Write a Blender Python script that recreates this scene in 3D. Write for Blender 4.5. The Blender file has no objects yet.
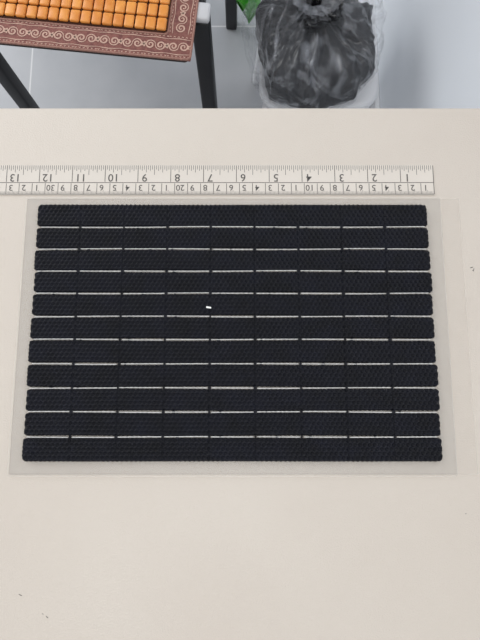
import bpy, bmesh, math, random
from mathutils import Vector, Matrix, noise
random.seed(4)
sc = bpy.context.scene
sc.view_settings.view_transform = 'Standard'
TZ = 0.75

def lin(c):
    return tuple(((v/255)/12.92 if v/255 <= .04045 else ((v/255+.055)/1.055)**2.4) for v in c)+(1,)

def mat(name, col, rough=.5, var=0.0, scale=20, bump=0.0, bscale=200, metallic=0, spec=.5, col2=None, detail=4):
    m = bpy.data.materials.new(name); m.use_nodes = True
    nt = m.node_tree; b = nt.nodes['Principled BSDF']
    b.inputs['Base Color'].default_value = lin(col)
    b.inputs['Roughness'].default_value = rough
    b.inputs['Metallic'].default_value = metallic
    b.inputs['Specular IOR Level'].default_value = spec
    tc = nt.nodes.new('ShaderNodeTexCoord')
    n = nt.nodes.new('ShaderNodeTexNoise'); n.inputs['Scale'].default_value = scale; n.inputs['Detail'].default_value = detail
    nt.links.new(tc.outputs['Object'], n.inputs['Vector'])
    r = nt.nodes.new('ShaderNodeValToRGB')
    c2 = col2 if col2 else tuple(max(0, v*(1-var)) for v in col)
    r.color_ramp.elements[0].position = .3; r.color_ramp.elements[1].position = .7
    r.color_ramp.elements[0].color = lin(c2); r.color_ramp.elements[1].color = lin(col)
    nt.links.new(n.outputs['Fac'], r.inputs['Fac']); nt.links.new(r.outputs['Color'], b.inputs['Base Color'])
    if bump:
        n2 = nt.nodes.new('ShaderNodeTexNoise'); n2.inputs['Scale'].default_value = bscale
        nt.links.new(tc.outputs['Object'], n2.inputs['Vector'])
        bp = nt.nodes.new('ShaderNodeBump'); bp.inputs['Strength'].default_value = bump; bp.inputs['Distance'].default_value = .001
        nt.links.new(n2.outputs['Fac'], bp.inputs['Height']); nt.links.new(bp.outputs['Normal'], b.inputs['Normal'])
    return m

def link(o, parent=None):
    sc.collection.objects.link(o)
    if parent: o.parent = parent
    return o
def empty(name, loc=(0,0,0), rz=0):
    e = bpy.data.objects.new(name, None); e.location = loc; e.rotation_euler = (0,0,rz); e.empty_display_size = .05
    return link(e)
def mesh_obj(name, verts, faces, m, parent=None, smooth=False):
    me = bpy.data.meshes.new(name); me.from_pydata(verts, [], faces); me.update()
    me.materials.append(m)
    if smooth: me.shade_smooth()
    return link(bpy.data.objects.new(name, me), parent)
def box(name, lo, hi, m, parent=None, bev=0.0, seg=2):
    bm = bmesh.new(); bmesh.ops.create_cube(bm, size=1)
    for v in bm.verts:
        v.co = Vector([(lo[i]+hi[i])/2 + v.co[i]*(hi[i]-lo[i]) for i in range(3)])
    if bev: bmesh.ops.bevel(bm, geom=bm.edges[:], offset=bev, segments=seg, affect='EDGES', profile=.5)
    me = bpy.data.meshes.new(name); bm.to_mesh(me); bm.free(); me.materials.append(m)
    if bev: me.shade_smooth()
    return link(bpy.data.objects.new(name, me), parent)
def rrect(cx, cy, hx, hy, r, seg=8):
    pts = []
    for k,(sx,sy) in enumerate([(1,1),(-1,1),(-1,-1),(1,-1)]):
        for i in range(seg+1):
            a = math.pi/2*k + math.pi/2*i/seg
            pts.append((cx+sx*(hx-r)+r*math.cos(a), cy+sy*(hy-r)+r*math.sin(a)))
    return pts
def loft(name, rings, m, parent=None, capb=True, capt=True, smooth=True):
    V=[]; F=[]; n=len(rings[0])
    for r in rings: V += r
    for k in range(len(rings)-1):
        for i in range(n):
            j=(i+1)%n; F.append((k*n+i,k*n+j,(k+1)*n+j,(k+1)*n+i))
    if capb: F.append(tuple(reversed(range(n))))
    if capt: F.append(tuple((len(rings)-1)*n+i for i in range(n)))
    return mesh_obj(name,V,F,m,parent,smooth)

# ---------------- room ----------------
m_floor = mat('floor_tile_mat',(176,177,180),.35,col2=(162,164,168),scale=6)
nt=m_floor.node_tree; b=nt.nodes['Principled BSDF']
tc=nt.nodes.new('ShaderNodeTexCoord'); br=nt.nodes.new('ShaderNodeTexBrick')
mp=nt.nodes.new('ShaderNodeMapping'); mp.inputs['Location'].default_value=(.525,.28,0)
br.offset=0; br.inputs['Scale'].default_value=1; br.inputs['Brick Width'].default_value=.6; br.inputs['Row Height'].default_value=.6
br.inputs['Mortar Size'].default_value=.002; br.inputs['Mortar'].default_value=lin((205,205,205))
nt.links.new(tc.outputs['Object'],mp.inputs['Vector']); nt.links.new(mp.outputs['Vector'],br.inputs['Vector'])
ramp=[n for n in nt.nodes if n.type=='VALTORGB'][0]
nt.links.new(ramp.outputs['Color'],br.inputs['Color1']); nt.links.new(ramp.outputs['Color'],br.inputs['Color2'])
nt.links.new(br.outputs['Color'],b.inputs['Base Color'])
m_wall = mat('wall_paint',(241,245,250),.7,var=.01,scale=3,bump=.1,bscale=300)
box('floor',(-3,-2.5,-.05),(.33,3,0),m_floor)
box('wall_right',(.33,-2.5,-.05),(.45,3,2.6),m_wall)
box('wall_back',(-3,3,-.05),(.45,3.12,2.6),m_wall)
m_trim = mat('trim_white',(235,236,238),.4,var=.01)
box('baseboard_right',(.318,-2.5,0),(.33,3,.06),m_trim,bev=.003)
box('baseboard_back',(-3,2.988,0),(.318,3,.06),m_trim,bev=.003)

# ---------------- table ----------------
table = empty('desk')
m_table = mat('desk_laminate',(209,200,189),.5,col2=(204,194,183),scale=7,bump=.25,bscale=900,spec=.3)
box('desk_top',(-.75,-.55,TZ-.025),(.31,.2225,TZ),m_table,table,bev=.002,seg=2)
m_leg = mat('desk_leg_metal',(215,215,215),.4,var=.02)
for i,(x,y) in enumerate([(-.70,-.50),(.26,-.50),(-.70,-.1),(.26,-.1)]):
    box('desk_leg_%d'%(i+1),(x-.02,y-.02,0),(x+.02,y+.02,TZ-.025),m_leg,table,bev=.003)
box('desk_apron',(-.68,-.11,TZ-.075),(.24,-.09,TZ-.025),m_leg,table)
m_ink = mat('scuff_ink',(90,88,84),.7,var=.1)
V=[];F=[]
def fleck(x,y,a,l,w,z=TZ+.00008):
    c,s=math.cos(a),math.sin(a); k=len(V)
    for (p,q) in [(-l,-w*.4),(0,-w),(l,-w*.3),(l*.8,w*.5),(0,w*.8),(-l,w*.4)]:
        V.append((x+c*p-s*q,y+s*p+c*q,z))
    F.append(tuple(range(k,k+6)))
for p in [(.1745,.092,.3,.0013,.0004),(.176,.0905,1.2,.001,.0003),(.1755,.0895,-.6,.0008,.0003),
          (-.150,-.138,-.4,.0014,.0003),(-.131,-.152,-.7,.0011,.0003),(-.134,-.150,-.7,.0006,.0002),(.158,-.085,.3,.0004,.0003)]:
    fleck(*p)
mesh_obj('desk_scuffs',V,F,m_ink,table)

# ---------------- ruler ----------------
ruler = empty('ruler')
m_rul = mat('ruler_body',(214,206,196),.45,var=.01)
m_print = mat('ruler_print',(88,84,81),.6,var=.1)
RX=.1496; RL=-.36; yT,yM,yB=.1733,.1592,.1498; rz=TZ+.0006
box('ruler_strip',(RL,yB-.0006,TZ+.00005),(RX+.0004,yT+.0004,rz),m_rul,ruler)
V=[];F=[]
def q(x0,y0,x1,y1,z=rz+.00006):
    k=len(V); V.extend([(x0,y0,z),(x1,y0,z),(x1,y1,z),(x0,y1,z)]); F.append((k,k+1,k+2,k+3))
w=.00024
q(RL,yM-w,RX,yM+w); q(RL,yB-w,RX,yB+w); q(RX-w,yB,RX+w,yT)
i=0
while True:
    x=RX-i*.0254/16
    if x<RL+.001: break
    L = .0135 if i%16==0 else .0078 if i%8==0 else .0058 if i%4==0 else .0045 if i%2==0 else .0034
    ww=.00024 if i%16==0 else .00018
    if i: q(x-ww,yT-L,x+ww,yT)
    i+=1
i=0
while True:
    x=RX-i*.001
    if x<RL+.001: break
    L = .0088 if i%10==0 else .0034 if i%5==0 else .0022
    ww=.00022 if i%10==0 else .00012
    if i: q(x-ww,yB,x+ww,yB+L)
    i+=1
def text_mesh(s,size,cx,cy,sx=1.0):
    cu=bpy.data.curves.new('t','FONT'); cu.body=s; cu.size=size; cu.align_x='CENTER'; cu.align_y='CENTER'; cu.resolution_u=3; cu.offset=size*.006
    o=bpy.data.objects.new('t',cu); sc.collection.objects.link(o)
    dg=bpy.context.evaluated_depsgraph_get(); me=bpy.data.meshes.new_from_object(o.evaluated_get(dg))
    k=len(V)
    for v in me.vertices: V.append((cx-v.co.x*sx, cy-v.co.y, rz+.00008))
    for p in me.polygons: F.append(tuple(k+a for a in p.vertices))
    bpy.data.objects.remove(o); bpy.data.meshes.remove(me); bpy.data.curves.remove(cu)
for n in range(1,20):
    x=RX-n*.0254
    if x<RL+.01: break
    text_mesh(str(n),.0088,x+(.0052 if n<10 else .0066),yM+.0042)
for n in range(1,50):
    x=RX-n*.01
    if x<RL+.01: break
    s=str(n) if n%10==0 else str(n%10)
    text_mesh(s,.0068,x+(.0036 if n%10 else .0043),yB+.0054)
mesh_obj('ruler_markings',V,F,m_print,ruler)

# ---------------- translucent boards under the mat ----------------
def film(name,col,op):
    m=bpy.data.materials.new(name); m.use_nodes=True; nt=m.node_tree; b=nt.nodes['Principled BSDF']
    b.inputs['Base Color'].default_value=lin(col); b.inputs['Roughness'].default_value=.3
    b.inputs['Specular IOR Level'].default_value=.4
    n=nt.nodes.new('ShaderNodeTexNoise'); n.inputs['Scale'].default_value=30
    mr=nt.nodes.new('ShaderNodeMapRange'); mr.inputs['To Min'].default_value=op-.03; mr.inputs['To Max'].default_value=op+.03
    nt.links.new(n.outputs['Fac'],mr.inputs['Value']); nt.links.new(mr.outputs['Result'],b.inputs['Alpha'])
    return m
m_film=film('frosted_plastic',(232,225,216),.14)
m_rim=film('frosted_plastic_edge',(236,229,219),.2)
sheet=empty('clear_plastic_sheet')
def plate(name,x0,x1,y0,y1,z0,z1,r,m,parent):
    p=rrect((x0+x1)/2,(y0+y1)/2,(x1-x0)/2,(y1-y0)/2,r,6)
    o=loft(name,[[(a,b_,z0) for a,b_ in p],[(a,b_,z1) for a,b_ in p]],m,parent,smooth=False)
    p2=rrect((x0+x1)/2,(y0+y1)/2,(x1-x0)/2-.0006,(y1-y0)/2-.0006,r*.6,6)
    n=len(p); V=[(a,b_,z1+.0001) for a,b_ in p]+[(a,b_,z1+.0001) for a,b_ in p2]
    mesh_obj(name+'_edge',V,[(i,(i+1)%n,n+(i+1)%n,n+i) for i in range(n)],m_rim,parent)
    return o
plate('lower_film',-.1635,.1685,-.0585,.1462,TZ+.0001,TZ+.0005,.001,m_film,sheet)
plate('upper_board',-.1645,.1535,-.0600,.1470,TZ+.0006,TZ+.0013,.002,m_film,sheet)

# ---------------- black slatted mat ----------------
matp = empty('black_slatted_mat')
m_blk=mat('black_rubber_weave',(12,14,26),.42,col2=(5,6,13),scale=60,bump=.3,bscale=2500,spec=.22)
MZ=TZ+.0014; TH=.0022
y_edges=[.1408,.1226,.1054,.0884,.0715,.0542,.0371,.0194,.0021,-.0149,-.0324,-.0495]
NC=9; XC=-.0055
V=[];F=[]
nx=760; ny=42
HW=lambda s:(.2958+.0006*s/10)/2
for s in range(11):
    g=.0006
    yt=y_edges[s]-(0.0 if s==0 else g); yb=y_edges[s+1]+(0 if s==10 else g)
    hw=HW(s); jl=random.uniform(-.0005,.0005); jr=random.uniform(-.0005,.0005)
    base=len(V)
    for j in range(-1,ny+2):
        jj=min(max(j,0),ny); t=jj/ny; y0=yb+(yt-yb)*t
        d=min(y0-yb,yt-y0); red=0
        r=.0026
        if (s==0 and t>.5) or (s==10 and t<.5): r=.0042
        if d<r: red=r-math.sqrt(max(0,r*r-(r-d)**2))
        for i in range(-1,nx+2):
            ii=min(max(i,0),nx); u=ii/nx
            xl=XC-hw+jl+red*.8; xr=XC+hw+jr-red*.8
            x=xl+(xr-xl)*u
            e=abs(math.sin(math.pi*x/.0032))*.00028
            ed=(1-min(1,d/.0015))
            y=y0+(e*ed*(-1 if t>.5 else 1))
            y+=.00022*math.sin(x*37+s*2.1)*(1 if 0<s<10 else .3)
            p,qq=.0034,.0029
            yy=(y0-yb)/qq; best=9
            rr0=math.floor(yy)
            for rw in (rr0,rr0+1):
                off=.5*(rw%2); cx=round(x/p-off)+off
                dx=(x/p-cx); dyv=(yy-rw)*.87; dd=dx*dx+dyv*dyv
                if dd<best: best=dd
            h=-.0010*max(0,min(1,1.35*(1-best/.17)))
            cu=(x-(XC-hw))/(2*hw)*NC; dc=abs(cu-round(cu))*(2*hw/NC)
            if 0<round(cu)<NC: h-=.0008*max(0,1-dc/.0006)
            if s in(0,10):
                dy=(yt-y0) if s==0 else (y0-yb)
                for xx in (x-xl, xr-x):
                    if abs((xx+dy)-.013)<.0006: h-=.0005
            de=min(d,x-xl+.0002,xr-x+.0002)
            rr=.0008
            round_=0 if de>rr else (rr-math.sqrt(max(0,rr*rr-(rr-de)**2)))
            z=MZ+TH+max(h,-.0012)-round_
            if j in(-1,ny+1) or i in(-1,nx+1): z=MZ
            V.append((x,y,z))
    W=nx+3
    for j in range(ny+2):
        for i in range(nx+2):
            a=base+j*W+i; F.append((a,a+1,a+W+1,a+W))
mesh_obj('slats',V,F,m_blk,matp,smooth=True)
m_cord=mat('white_cord',(224,223,221),.7,var=.15,scale=400)
Vb=[];Fb=[];Vw=[];Fw=[]
def addbox(V,F,x0,x1,y0,y1,z0,z1):
    k=len(V)
    for z in(z0,z1): V.extend([(x0,y0,z),(x1,y0,z),(x1,y1,z),(x0,y1,z)])
    F.extend([(k+3,k+2,k+1,k),(k+4,k+5,k+6,k+7),(k,k+1,k+5,k+4),(k+1,k+2,k+6,k+5),(k+2,k+3,k+7,k+6),(k+3,k,k+4,k+7)])
for s in range(1,11):
    y=y_edges[s]; hw=HW(s)
    for c in range(NC):
        xa=XC-hw+2*hw*c/NC; xb=xa+2*hw/NC
        if c>0:
            wv=random.uniform(.0005,.0012)
            addbox(Vb,Fb,xa-wv,xa+wv,y-.0012,y+.0012,MZ,MZ+TH-.0001)
        if random.random()<.45:
            xt=xa+random.uniform(.003,.008)*(1 if random.random()<.6 else 2.6); wv=random.uniform(.0004,.0012)
            addbox(Vb,Fb,xt-wv,xt+wv,y-.0012,y+.0008,MZ,MZ+TH-.0002)
        n=9; x0=xa+random.uniform(.0006,.0016); x1=xb-random.uniform(.0006,.0016); rings=[]
        if c==0: x0+=.0015
        if c==NC-1: x1-=.0015
        sh=random.uniform(-.0002,.0002)
        for i in range(n*4+1):
            t=i/(n*4); x=x0+(x1-x0)*t; rad=.00027+.00011*abs(math.sin(math.pi*t*n))
            yy=y+sh+.00022*math.sin(x*37+s*2.1)+random.uniform(-.00006,.00006)
            rings.append([(x,yy+rad*math.cos(a),MZ+TH-.0004+rad*math.sin(a)) for a in [k*math.pi/3 for k in range(6)]])
        b0=len(Vw)
        for rg in rings: Vw+=rg
        for k in range(len(rings)-1):
            for i in range(6):
                j=(i+1)%6; Fw.append((b0+k*6+i,b0+k*6+j,b0+(k+1)*6+j,b0+(k+1)*6+i))
mesh_obj('slat_bridges',Vb,Fb,m_blk,matp)
mesh_obj('white_cords',Vw,Fw,m_cord,matp,smooth=True)
V=[];F=[]
addbox(V,F,-.0248,-.0212,.0603,.0615,MZ+TH+.0003,MZ+TH+.0013)
for i in (1,2,5,6): V[i]=(V[i][0],V[i][1]-.0005,V[i][2])
lint=mesh_obj('paper_scrap',V,F,mat('scrap_white',(250,250,248),.6,var=.03),None)

# ---------------- chair ----------------
rot=math.radians(-6)
chair=empty('dining_chair',(-.072,.475,0),rot)
m_cm=mat('chair_black_metal',(30,30,33),.4,var=.2,scale=30)
m_seat=mat('chair_seat_fabric',(60,50,46),.8,var=.2,scale=50,bump=.4)
for nm,x,y in [('front_leg_1',.004,.083),('front_leg_2',-.388,.083),('back_leg_1',.004,.45),('back_leg_2',-.388,.45)]:
    top=.455 if 'front' in nm else .95
    box(nm,(x-.0135,y-.0135,0),(x+.0135,y+.0135,top),m_cm,chair,bev=.004)
box('side_rail_1',(-.016,.09,.415),(.003,.44,.445),m_cm,chair,bev=.003)
box('side_rail_2',(-.396,.09,.415),(-.377,.44,.445),m_cm,chair,bev=.003)
box('front_rail',(-.38,.075,.415),(0,.095,.445),m_cm,chair,bev=.003)
box('back_rail',(-.38,.44,.415),(0,.46,.445),m_cm,chair,bev=.003)
box('seat',(-.385,.008,.446),(-.006,.435,.4625),m_seat,chair,bev=.006,seg=3)
box('backrest',(-.376,.44,.68),(-.008,.46,.93),m_seat,chair,bev=.008,seg=3)
m_cap=mat('cap_grey_plastic',(205,205,207),.4,var=.05)
box('leg_cap',(-.008,.069,.4555),(.019,.099,.466),m_cap,chair,bev=.004)

sm=empty('bamboo_bead_seat_mat',(-.072,.475,.4635),rot)
m_bord=mat('brocade_border',(144,94,84),.8,col2=(116,70,66),scale=160,bump=.6,bscale=900)
m_orn=mat('brocade_ornament',(206,168,150),.7,var=.15,scale=300)
m_bead=mat('bamboo_bead',(236,160,76),.38,col2=(212,128,50),scale=45,spec=.5)
m_under=mat('mat_backing',(84,48,32),.9,var=.2)
L=.40; D=.40; B=.040
box('border_cloth',(-L,0,0),(0,D,.003),m_bord,sm,bev=.0012)
m_pip=mat('piping',(168,122,108),.7,var=.2,scale=400)
cu=bpy.data.curves.new('piping','CURVE'); cu.dimensions='3D'; cu.bevel_depth=.0018; cu.bevel_resolution=2
for off in (.001,B-.002):
    sp=cu.splines.new('POLY'); pts=rrect(-L/2,D/2,L/2-off,D/2-off,.006,4); sp.points.add(len(pts)-1); sp.use_cyclic_u=True
    for i,(x,y) in enumerate(pts): sp.points[i].co=(x,y,.003,1)
cu.materials.append(m_pip); link(bpy.data.objects.new('piping',cu),sm)
box('backing',(-L+B,B,.0031),(-B,D-B,.0042),m_under,sm)
bm=bmesh.new(); bw,bl=.0160,.0215
x=-B-bw*.5
while x>-L+B+bw*.4:
    y=B+bl*.5
    while y<D-B-bl*.4:
        c=bmesh.ops.create_cube(bm,size=1); vs=c['verts']
        sw=bw*random.uniform(.86,.92); sl=bl*random.uniform(.88,.93); hz=.0052
        for v in vs: v.co=Vector((x+v.co.x*sw,y+v.co.y*sl,.0046+hz/2+v.co.z*hz))
        es=list({e for v in vs for e in v.link_edges})
        bmesh.ops.bevel(bm,geom=es,offset=.0024,segments=3,affect='EDGES',profile=.5)
        y+=bl
    x-=bw
me=bpy.data.meshes.new('beads'); bm.to_mesh(me); bm.free(); me.materials.append(m_bead); me.shade_smooth()
link(bpy.data.objects.new('beads',me),sm)
V=[];F=[]
def ribbon(pts,w,z):
    k=len(V)
    for i,(x,y) in enumerate(pts):
        a=pts[max(0,i-1)]; b=pts[min(len(pts)-1,i+1)]
        dx,dy=b[0]-a[0],b[1]-a[1]; l=math.hypot(dx,dy) or 1
        ww=w*(.5+.5*math.sin(math.pi*i/(len(pts)-1)))
        V.append((x-dy/l*ww,y+dx/l*ww,z)); V.append((x+dy/l*ww,y-dx/l*ww,z))
    for i in range(len(pts)-1): F.append((k+2*i,k+2*i+1,k+2*i+3,k+2*i+2))
def motif(cx,cy,ang,flip):
    ca,sa=math.cos(ang),math.sin(ang)
    def T(px,py): 
        py*=flip; return (cx+ca*px-sa*py, cy+sa*px+ca*py)
    for sg in (1,-1):
        pts=[]
        for i in range(22):
            t=i/21; a=t*2.1*2*math.pi*.8; r=.0078*(1-t*.85)
            pts.append(T(sg*(.0075-r*math.cos(a)), sg*(r*math.sin(a))))
        ribbon(pts,.0012,.0034)
    for k in range(5):
        a=k*math.tau/5; ribbon([T(.017+.0,0),T(.017+.0026*math.cos(a),.0026*math.sin(a)),T(.017+.0045*math.cos(a),.0045*math.sin(a))],.0016,.0035)
    for sg in(1,-1):
        ribbon([T(-.017,sg*.0115),T(0,sg*.013),T(.017,sg*.0115)],.0008,.0034)
        for kx in range(6): ribbon([T(-.015+kx*.006,sg*.0148),T(-.0135+kx*.006,sg*.0162),T(-.012+kx*.006,sg*.0148)],.0008,.0034)
x=-.02
f=1
while x>-L+.02: motif(x,B/2,0,f); motif(x,D-B/2,0,f); x-=.034; f=-f
y=.058
while y<D-.04: motif(-B/2,y,math.pi/2,f); motif(-L+B/2,y,math.pi/2,f); y+=.034; f=-f
mesh_obj('scroll_ornament',V,F,m_orn,sm)

# ---------------- white plastic stool with a bag on it ----------------
st=empty('plastic_stool')
m_bin=mat('stool_white_plastic',(232,233,236),.35,var=.01)
SX,SY,SZ=.150,.655,.27
def rr3(hx,hy,r,z): return [(a,b_,z) for a,b_ in rrect(SX,SY,hx,hy,r,8)]
loft('stool_seat',[rr3(.098,.112,.036,SZ-.03),rr3(.110,.124,.040,SZ-.028),rr3(.113,.127,.040,SZ-.012),rr3(.111,.125,.039,SZ-.003),rr3(.106,.120,.037,SZ),rr3(.098,.112,.034,SZ-.0015)],m_bin,st)
for i,(sx,sy) in enumerate([(1,1),(-1,1),(-1,-1),(1,-1)]):
    rings=[]
    for t in (0,.05,.5,1):
        cx=SX+sx*(.083+.022*(1-t)); cy=SY+sy*(.093+.022*(1-t)); h=.013+.006*t
        rings.append([(a,b_,.0+(SZ-.029)*t) for a,b_ in rrect(cx,cy,h,h,.006,4)])
    loft('stool_leg_%d'%(i+1),rings,m_bin,st)

bag=empty('plastic_garbage_bag')
def catmull(P,t):
    n=len(P)-1; f=min(t*n,n-1e-6); i=int(f); u=f-i
    g=lambda k:P[min(max(k,0),n)]
    return [0.5*((2*b_)+(-a+c)*u+(2*a-5*b_+4*c-d)*u*u+(-a+3*b_-3*c+d)*u**3) for a,b_,c,d in zip(g(i-1),g(i),g(i+1),g(i+2))]
def gathered_bag(name,base,neck,R,ztop,seed,m,pl_amp,cr_amp,nu=360,nv=170,zb=SZ+.002,zamp=1.0):
    P=[(0.02,0,0),(.45,0,0),(.80,.01,0),(.97,.16,0),(1.0,.40,.06),(.93,.62,.22),(.68,.80,.50),(.34,.90,.80),(.12,.96,1),(.13,1.03,1.02),(.26,1.10,1.05),(.34,1.13,1.1)]
    V=[];F=[]
    for j in range(nv+1):
        t=j/nv; rf,hf,bl=catmull(P,t)
        cx=base[0]+(neck[0]-base[0])*bl; cy=base[1]+(neck[1]-base[1])*bl
        for i in range(nu):
            th=math.tau*i/nu; c,s=math.cos(th),math.sin(th)
            tw=th+.6*t+.45*noise.noise(Vector((c*1.2,s*1.2,t*2+seed)))
            q1=Vector((math.cos(tw)*2.6+seed,math.sin(tw)*2.6,t*1.1))
            q2=Vector((math.cos(tw)*6+seed,math.sin(tw)*6,t*2.2))
            pleat=(1-2.2*abs(noise.noise(q1)))*.75+(1-2.2*abs(noise.noise(q2)))*.25-.5
            q3=Vector((c*1.6,s*1.6,t*5+seed*2)); q3+=Vector((noise.noise(q3*1.2),noise.noise(q3*1.2+Vector((5,5,5))),0))*.8
            cr=(1-2.4*abs(noise.noise(q3)))*.75+(1-2.4*abs(noise.noise(q3*2.2)))*.25-.4
            k=1+pl_amp*pleat*(.25+1.2*max(0,t-.25))+cr_amp*cr*(1.1-t)*min(1,t*5)
            k+=.10*noise.noise(Vector((c*1.3,s*1.3,t*2.5+seed*3)))
            sc4=(c**4+s**4)**-.25*.35+.65   # slightly squarish
            x=cx+R[0]*rf*c*k*sc4; y=cy+R[1]*rf*s*k*sc4
            z=zb+(ztop-zb)*hf+zamp*(.014*pleat+.016*cr)*min(1,max(0,(hf-.1)*3))*(1 if hf<.95 else .3)
            V.append((x,y,max(z,zb)))
    for j in range(nv):
        for i in range(nu):
            a=j*nu+i; b_=j*nu+(i+1)%nu; F.append((a,b_,b_+nu,a+nu))
    return mesh_obj(name,V,F,m,bag,True)
m_dark=mat('black_bag_film',(17,17,20),.2,col2=(6,6,8),scale=14,bump=.3,bscale=60,spec=.45)
gathered_bag('inner_black_bag',(.132,.618),(.125,.60),(.098,.118),.415,2.2,m_dark,.26,.14)
m_pl=bpy.data.materials.new('clear_crinkled_plastic'); m_pl.use_nodes=True
nt=m_pl.node_tree; b=nt.nodes['Principled BSDF']
b.inputs['Base Color'].default_value=lin((196,199,206)); b.inputs['Roughness'].default_value=.12
b.inputs['Specular IOR Level'].default_value=.8
tc=nt.nodes.new('ShaderNodeTexCoord')
n1=nt.nodes.new('ShaderNodeTexNoise'); n1.inputs['Scale'].default_value=12; n1.inputs['Distortion'].default_value=3.5; n1.inputs['Detail'].default_value=2
nt.links.new(tc.outputs['Object'],n1.inputs['Vector'])
mr=nt.nodes.new('ShaderNodeMapRange'); mr.inputs['From Min'].default_value=.5; mr.inputs['From Max'].default_value=.75
mr.inputs['To Min'].default_value=.10; mr.inputs['To Max'].default_value=.42
nt.links.new(n1.outputs['Fac'],mr.inputs['Value']); nt.links.new(mr.outputs['Result'],b.inputs['Alpha'])
gathered_bag('clear_outer_bag',(.128,.628),(.115,.605),(.118,.138),.435,7.7,m_pl,.16,.09)
pl=empty('leafy_greens',(.022,.925,.0))
m_leaf=mat('leaf_green',(70,160,60),.5,col2=(110,190,80),scale=60)
V=[];F=[]
for n in range(7):
    a=n*.9+.3; l=random.uniform(.045,.058); k=len(V); N=8
    for i in range(N+1):
        t=i/N; ww=.016*math.sin(math.pi*min(1,t*.95+.03)); zz=.16*t*(1-.35*t)+n*.003
        for sg in(-1,0,1):
            px=l*t; py=sg*ww
            V.append((px*math.cos(a)-py*math.sin(a),px*math.sin(a)+py*math.cos(a),zz+(.004 if sg else 0)))
    for i in range(N):
        for s in(0,1):
            A=k+i*3+s; F.append((A,A+1,A+4,A+3))
mesh_obj('leaves',V,F,m_leaf,pl,True)

# ---------------- light ----------------
w=bpy.data.worlds.new('world'); sc.world=w; w.use_nodes=True
bg=w.node_tree.nodes['Background']; bg.inputs[0].default_value=(.95,.97,1,1); bg.inputs[1].default_value=.70
def area(name,loc,tgt,size,size_y,power,col):
    l=bpy.data.lights.new(name,'AREA'); l.shape='RECTANGLE'; l.size=size; l.size_y=size_y; l.energy=power; l.color=col
    o=link(bpy.data.objects.new(name,l)); o.location=loc
    o.rotation_euler=(Vector(tgt)-Vector(loc)).to_track_quat('-Z','Y').to_euler(); return o
area('window_light',(-1.5,1.5,1.6),(.3,.6,.5),1.2,1.2,22,(.98,.99,1))
area('overhead_fill_light',(.05,-.3,2.3),(.1,.15,.75),1.0,.9,9,(1,.98,.95))  # added fill light, aimed down at the desk; not an actual lamp

# ---------------- camera ----------------
cam=bpy.data.cameras.new('camera'); cam.sensor_width=36; cam.lens=27; cam.clip_start=.01
co=link(bpy.data.objects.new('camera',cam)); co.location=(0,0,TZ+.352); co.rotation_euler=(math.radians(8.4),0,0)
sc.camera=co
